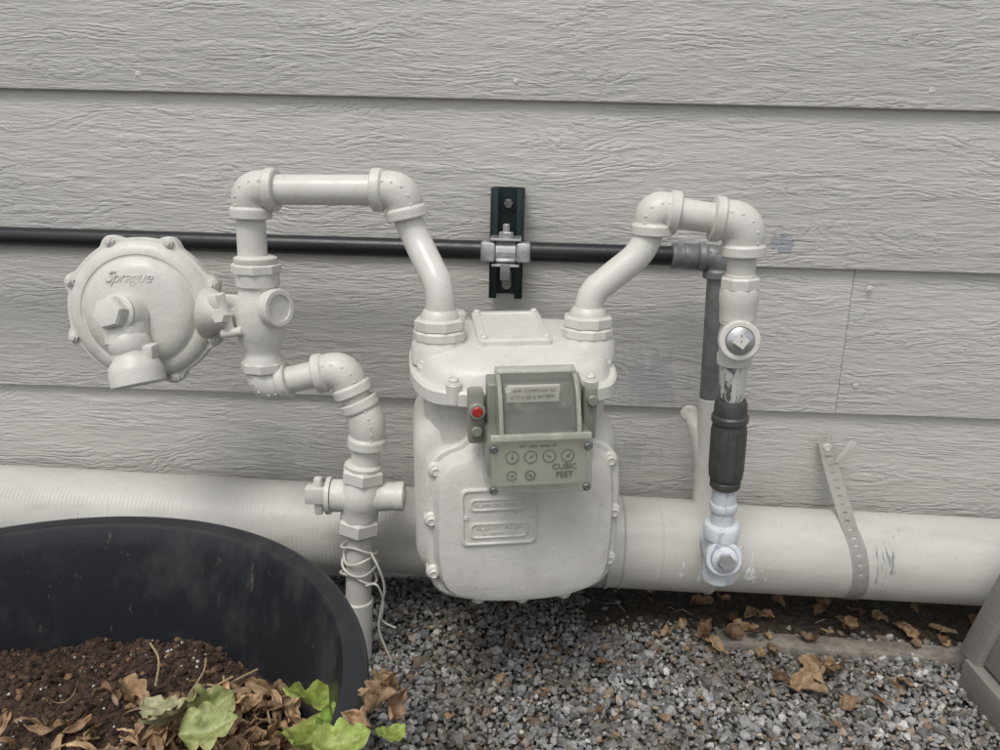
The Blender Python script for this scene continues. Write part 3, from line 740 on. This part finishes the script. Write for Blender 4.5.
for A_,B_ in zip(rings[1:],rings[2:]):
    for k in range(200): bm.faces.new((A_[k],B_[k],B_[(k+1)%200],A_[(k+1)%200]))
finish(bm,"potting_soil",M_psoil,pot,80)
pos=[];rad=[];cl_=[]
for k in range(13000):
    a=random.random()*6.283; r=.24*math.sqrt(random.random()); x=PC.x+r*math.cos(a); y=PC.y+r*math.sin(a)
    rr=.0010+.0040*random.random()**4; pos.append((x,y,ph(x,y)+rr*.2)); rad.append(rr)
    gq=random.uniform(.015,.085); c_=(gq*1.25,gq*.72,gq*.47)
    if random.random()<.04: c_=(.62,.60,.56); rad[-1]=random.uniform(.0010,.0022)
    elif random.random()<.08: c_=(.22,.13,.07)
    cl_.append(c_)
crumb=many("soil_crumbs",np.array(pos),np.array(rad),np.array(cl_),tint_mat("soil_crumb",.95)); crumb.parent=pot

# ------------------------------------------------------------ leaves
def leaf_mat(name):
    m,nt,b=newmat(name); at=N(nt,'ShaderNodeAttribute',attribute_name="tint"); c=coord(nt); n=nz(nt,c,130,4,.7)
    k=mix(nt,1.0,at.outputs['Color'],mix(nt,ramp(nt,n,.3,.7),(.6,.55,.5),(1.2,1.2,1.2)),'MULTIPLY')
    nt.links.new(k,b.inputs['Base Color']); b.inputs['Roughness'].default_value=.6; bump(nt,b,n,.6,.001); return m
M_leaf=leaf_mat("leaf_surface")
class Leaves:
    def __init__(s): s.v=[];s.f=[];s.c=[]
    def add(s,loc,L,W,rot,curl,fold,col,lobes=0,vein=None,ph0=0,wav=.12,nu=18,nv=12,edge=None):
        base=len(s.v); M=Euler(rot).to_matrix()
        for i in range(nu+1):
            t=i/nu; wd=W*math.sin(math.pi*min(1,t**.75))**.8 if 0<t<1 else .0002
            if lobes: wd*=1+.30*abs(math.sin(t*math.pi*lobes*1.5))-.15
            for j in range(nv+1):
                u_=(j/nv-.5)*2; x=(t-.5)*L; y=u_*wd/2*(1+.10*noise.noise(V((t*14,u_*2+ph0,ph0))))
                zz=abs(u_)*wd*fold*.5 + wav*W*noise.noise(V((t*3+ph0,u_*1.7,ph0)))+.05*W*math.sin(t*22+ph0)*abs(u_)**2
                ang=curl*(t-.5)
                X=x*math.cos(ang*.6)-zz*math.sin(ang); Z=zz*math.cos(ang)+abs(x)*math.sin(abs(ang))*.9*(1 if curl>0 else -1)
                s.v.append(tuple(V(loc)+M@V((X,y,Z))))
                cc=V(col)
                if edge: cc=cc.lerp(V(edge),max(0,abs(u_)-.45)*1.2)
                if vein:
                    k=max(0,1-abs(u_)/.10); q_=abs((((t*5-abs(u_)*1.4)%1)-.5)); k=max(k,1-q_/.10)
                    cc=cc.lerp(V(vein),min(1,max(0,k))*.7)
                s.c.append((*cc,1))
        for i in range(nu):
            for j in range(nv):
                a=base+i*(nv+1)+j; s.f.append((a,a+1,a+nv+2,a+nv+1))
    def make(s,name,parent=None,mat=None):
        me=bpy.data.meshes.new(name); me.from_pydata(s.v,[],s.f); at=me.color_attributes.new("tint",'FLOAT_COLOR','POINT')
        at.data.foreach_set('color',np.array(s.c,dtype=np.float32).ravel())
        for p in me.polygons: p.use_smooth=True
        me.materials.append(mat or M_leaf); return link(bpy.data.objects.new(name,me),parent)
def brown(f=1.0):
    t=random.random(); a=V((.11,.062,.034)); b_=V((.37,.255,.145)); return tuple(a.lerp(b_,t)*f)
dl=Leaves()
def drop(x,y,z,L,n=1,sp_=.03):
    for k in range(n):
        xx=x+random.gauss(0,sp_); yy=y+random.gauss(0,sp_*.7)
        l=L*random.uniform(.6,1.2)
        dl.add((xx,yy,z+random.uniform(.002,.008)),l,l*random.uniform(.35,.7),(random.uniform(-.4,.4),random.uniform(-.3,.3),random.random()*6.28),random.uniform(-1.0,1.5),random.uniform(.1,.7),brown(.9),2,None,random.random()*30,.3,nu=12,nv=8)
drop(.375,-.19,.008,.040,9,.028); drop(.34,-.155,.008,.030,3,.01); drop(.26,-.10,.010,.034,9,.03)
drop(.45,-.07,.012,.028,9,.05); drop(.60,-.10,.010,.030,7,.03); drop(.33,-.06,.012,.026,6,.04)
drop(.50,-.15,.008,.022,5,.05); drop(.56,-.04,.012,.030,8,.05)
drop(.43,-.235,.008,.028,2,.012); drop(.05,-.20,.008,.015,9,.09); drop(.02,-.30,.008,.015,10,.08); drop(.14,-.12,.008,.018,8,.05)
drop(.25,-.2,.008,.018,7,.09)
dl.make("dry_leaves")
tw=empty("twigs")
for k in range(40):
    x=random.choice([random.uniform(-.12,.16),random.uniform(.2,.62)]); y=random.uniform(-.32,-.05); a=random.random()*6.28; L=random.uniform(.010,.036)
    sweep("twig",[V((x,y,.010)),V((x+math.cos(a)*L*.5,y+math.sin(a)*L*.5,.013+random.random()*.004)),V((x+math.cos(a+.3)*L,y+math.sin(a+.3)*L,.010))],[.0009,.0008,.0004],M_slab,tw,6)

pl=empty("potted_plant")
gl=Leaves()
GP=(.34,.36,.19); VN=(.48,.50,.28)
def deg(*a): return tuple(math.radians(x) for x in a)
BG=(.24,.33,.055); BV=(.42,.46,.17)
gl.add((-.152,-.505,.203),.070,.045,deg(10,-18,205),.9,.35,BG,2,BV,3,edge=(.33,.36,.09))
gl.add((-.125,-.555,.226),.050,.034,deg(20,10,120),.8,.3,(.20,.31,.05),2,BV,8)
gl.add((-.148,-.555,.212),.058,.040,deg(5,20,80),.9,.3,(.25,.33,.06),2,BV,12,edge=(.36,.37,.12))
gl.add((-.078,-.600,.262),.028,.018,deg(5,20,60),.9,.3,(.24,.33,.06),0,BV,15)
gl.add((-.108,-.603,.258),.040,.028,deg(15,-10,10),.8,.3,(.25,.33,.07),2,BV,17)
gl.add((-.270,-.512,.186),.052,.042,deg(35,-8,230),.8,.45,GP,2,VN,5,edge=(.48,.42,.25))
gl.add((-.248,-.498,.184),.050,.040,deg(34,8,70),.9,.5,(.29,.34,.12),2,VN,15,edge=(.40,.40,.17))
gl.add((-.295,-.490,.176),.040,.030,deg(10,8,150),.8,.3,(.37,.37,.22),2,VN,22)
gl.add((-.236,-.522,.190),.046,.036,deg(28,-8,20),.7,.5,(.28,.33,.12),2,VN,19,edge=(.42,.41,.18))
gl.make("green_leaves",pl)
wl=Leaves()
for k in range(230):
    x=random.gauss(-.275,.085); y=random.gauss(-.50,.030)
    if k>95: x=random.gauss(-.235,.055); y=random.gauss(-.475,.028)
    if math.hypot(x-PC.x,y-PC.y)>.235: continue
    l=random.uniform(.012,.040)
    wl.add((x,y,ph(x,y)+random.uniform(.002,.022)),l,l*random.uniform(.12,.55),(random.uniform(-.9,.9),random.uniform(-.7,.7),random.random()*6.28),random.uniform(-1.6,2.2),random.uniform(.2,1.0),brown(random.uniform(.8,1.9)),2,None,random.random()*40,.45,nu=12,nv=8)
for k in range(7):
    wl.add((-.096+random.gauss(0,.007),-.567+random.gauss(0,.008),.254+random.random()*.020),.028,.018,(random.uniform(-.9,.9),random.uniform(-.7,.7),random.random()*6.28),1.9,.8,brown(1.1),2,None,random.random()*40,.4)
wl.make("withered_leaves",pl)
M_stem=paint("stem",(.38,.29,.16))
st_l=[((-.25,-.50,.12),(-.265,-.505,.175)),((-.16,-.53,.13),(-.145,-.51,.2)),((-.14,-.55,.14),(-.12,-.555,.225)),((-.24,-.48,.13),(-.25,-.478,.172)),((-.31,-.46,.14),(-.255,-.43,.165)),((-.30,-.43,.14),(-.245,-.45,.165)),((-.15,-.56,.15),(-.10,-.59,.255)),((-.29,-.46,.15),(-.24,-.41,.158)),((-.22,-.45,.145),(-.28,-.43,.155))]
for k in range(16):
    x=random.gauss(-.25,.05); y=random.gauss(-.475,.03); a=random.random()*6.28; L=random.uniform(.03,.06)
    st_l.append(((x,y,ph(x,y)+.006),(x+L*math.cos(a),y+L*math.sin(a),ph(x,y)+random.uniform(.01,.03))))
for a,b in st_l:
    m_=(V(a)+V(b))/2+V((.006,.004,.004)); sweep("stem",fillet([V(a),m_,V(b)],.02,6),.0010,M_stem,pl,8)

# ------------------------------------------------------------ grey timber planter at right edge
def wood():
    m,nt,b=newmat("grey_painted_timber"); c=coord(nt); n=nz(nt,mapv(nt,c,(4,4,40)),6,4,.6)
    nt.links.new(mix(nt,n,(.21,.195,.18),(.31,.29,.27)),b.inputs['Base Color']); b.inputs['Roughness'].default_value=.6; bump(nt,b,n,.6,.001); return m
M_wood=wood()
wb=empty("wooden_planter_box")
def hexa(name,p,mat,par,bev=.002):
    bm=bmesh.new(); v=[bm.verts.new(q_) for q_ in p]
    for f_ in ((0,1,2,3),(7,6,5,4),(0,4,5,1),(1,5,6,2),(2,6,7,3),(3,7,4,0)): bm.faces.new([v[i] for i in f_])
    bmesh.ops.recalc_face_normals(bm,faces=bm.faces); bmesh.ops.bevel(bm,geom=list(bm.edges),offset=bev,segments=2,profile=.5,affect='EDGES')
    return finish(bm,name,mat,par)
dX=.008
hexa("corner_post",[(.552+dX,-.205,.045),(.580+dX,-.205,.045),(.580+dX,-.17,.045),(.552+dX,-.17,.045),(.618+dX,-.215,.34),(.646+dX,-.215,.34),(.646+dX,-.18,.34),(.618+dX,-.18,.34)],M_wood,wb)
hexa("base_board",[(.548+dX,-.50,.0),(.566+dX,-.50,.0),(.566+dX,-.19,.0),(.548+dX,-.19,.0),(.548+dX,-.50,.046),(.566+dX,-.50,.046),(.566+dX,-.19,.046),(.548+dX,-.19,.046)],M_wood,wb)
for k in range(3):
    zb=.050+k*.090; dx=.224*(zb-.045)+dX
    hexa("side_board",[(.560+dx,-.50,zb),(.576+dx,-.50,zb),(.576+dx,-.207,zb),(.560+dx,-.207,zb),(.560+dx+.019,-.50,zb+.085),(.576+dx+.019,-.50,zb+.085),(.576+dx+.019,-.207,zb+.085),(.560+dx+.019,-.207,zb+.085)],M_wood,wb)

# ------------------------------------------------------------ camera, light
R=(Matrix.Rotation(math.radians(1.8),3,'Z')@Matrix.Rotation(math.radians(90-16.5),3,'X')@Matrix.Rotation(math.radians(1.45),3,'Z'))
cd=bpy.data.cameras.new("camera"); cd.lens=27; cd.sensor_width=36; cd.clip_start=.02; cd.clip_end=300
co=bpy.data.objects.new("camera",cd); link(co); co.matrix_world=Matrix.Translation(V((0,-1.0,.63)))@R.to_4x4(); scene.camera=co
w_=bpy.data.worlds.new("World"); scene.world=w_; w_.use_nodes=True; nt=w_.node_tree
sky=nt.nodes.new('ShaderNodeTexSky'); sky.sky_type='NISHITA'; sky.sun_disc=False; sky.sun_elevation=math.radians(60); sky.sun_rotation=math.radians(200); sky.air_density=1.0; sky.dust_density=3
hs=nt.nodes.new('ShaderNodeHueSaturation'); hs.inputs['Saturation'].default_value=.28
bg=nt.nodes['Background']; bg.inputs['Strength'].default_value=.15
nt.links.new(sky.outputs[0],hs.inputs['Color']); nt.links.new(hs.outputs[0],bg.inputs['Color'])
sd_=bpy.data.lights.new("sun",'SUN'); sd_.energy=1.25; sd_.angle=math.radians(20); sd_.color=(1,.975,.94)
so=bpy.data.objects.new("sun",sd_); link(so)
dirv=V((-.34*math.cos(math.radians(60)),-.94*math.cos(math.radians(60)),math.sin(math.radians(60))))
so.rotation_euler=dirv.to_track_quat('Z','Y').to_euler()
scene.view_settings.view_transform='Standard'; scene.view_settings.look='None'; scene.view_settings.exposure=0
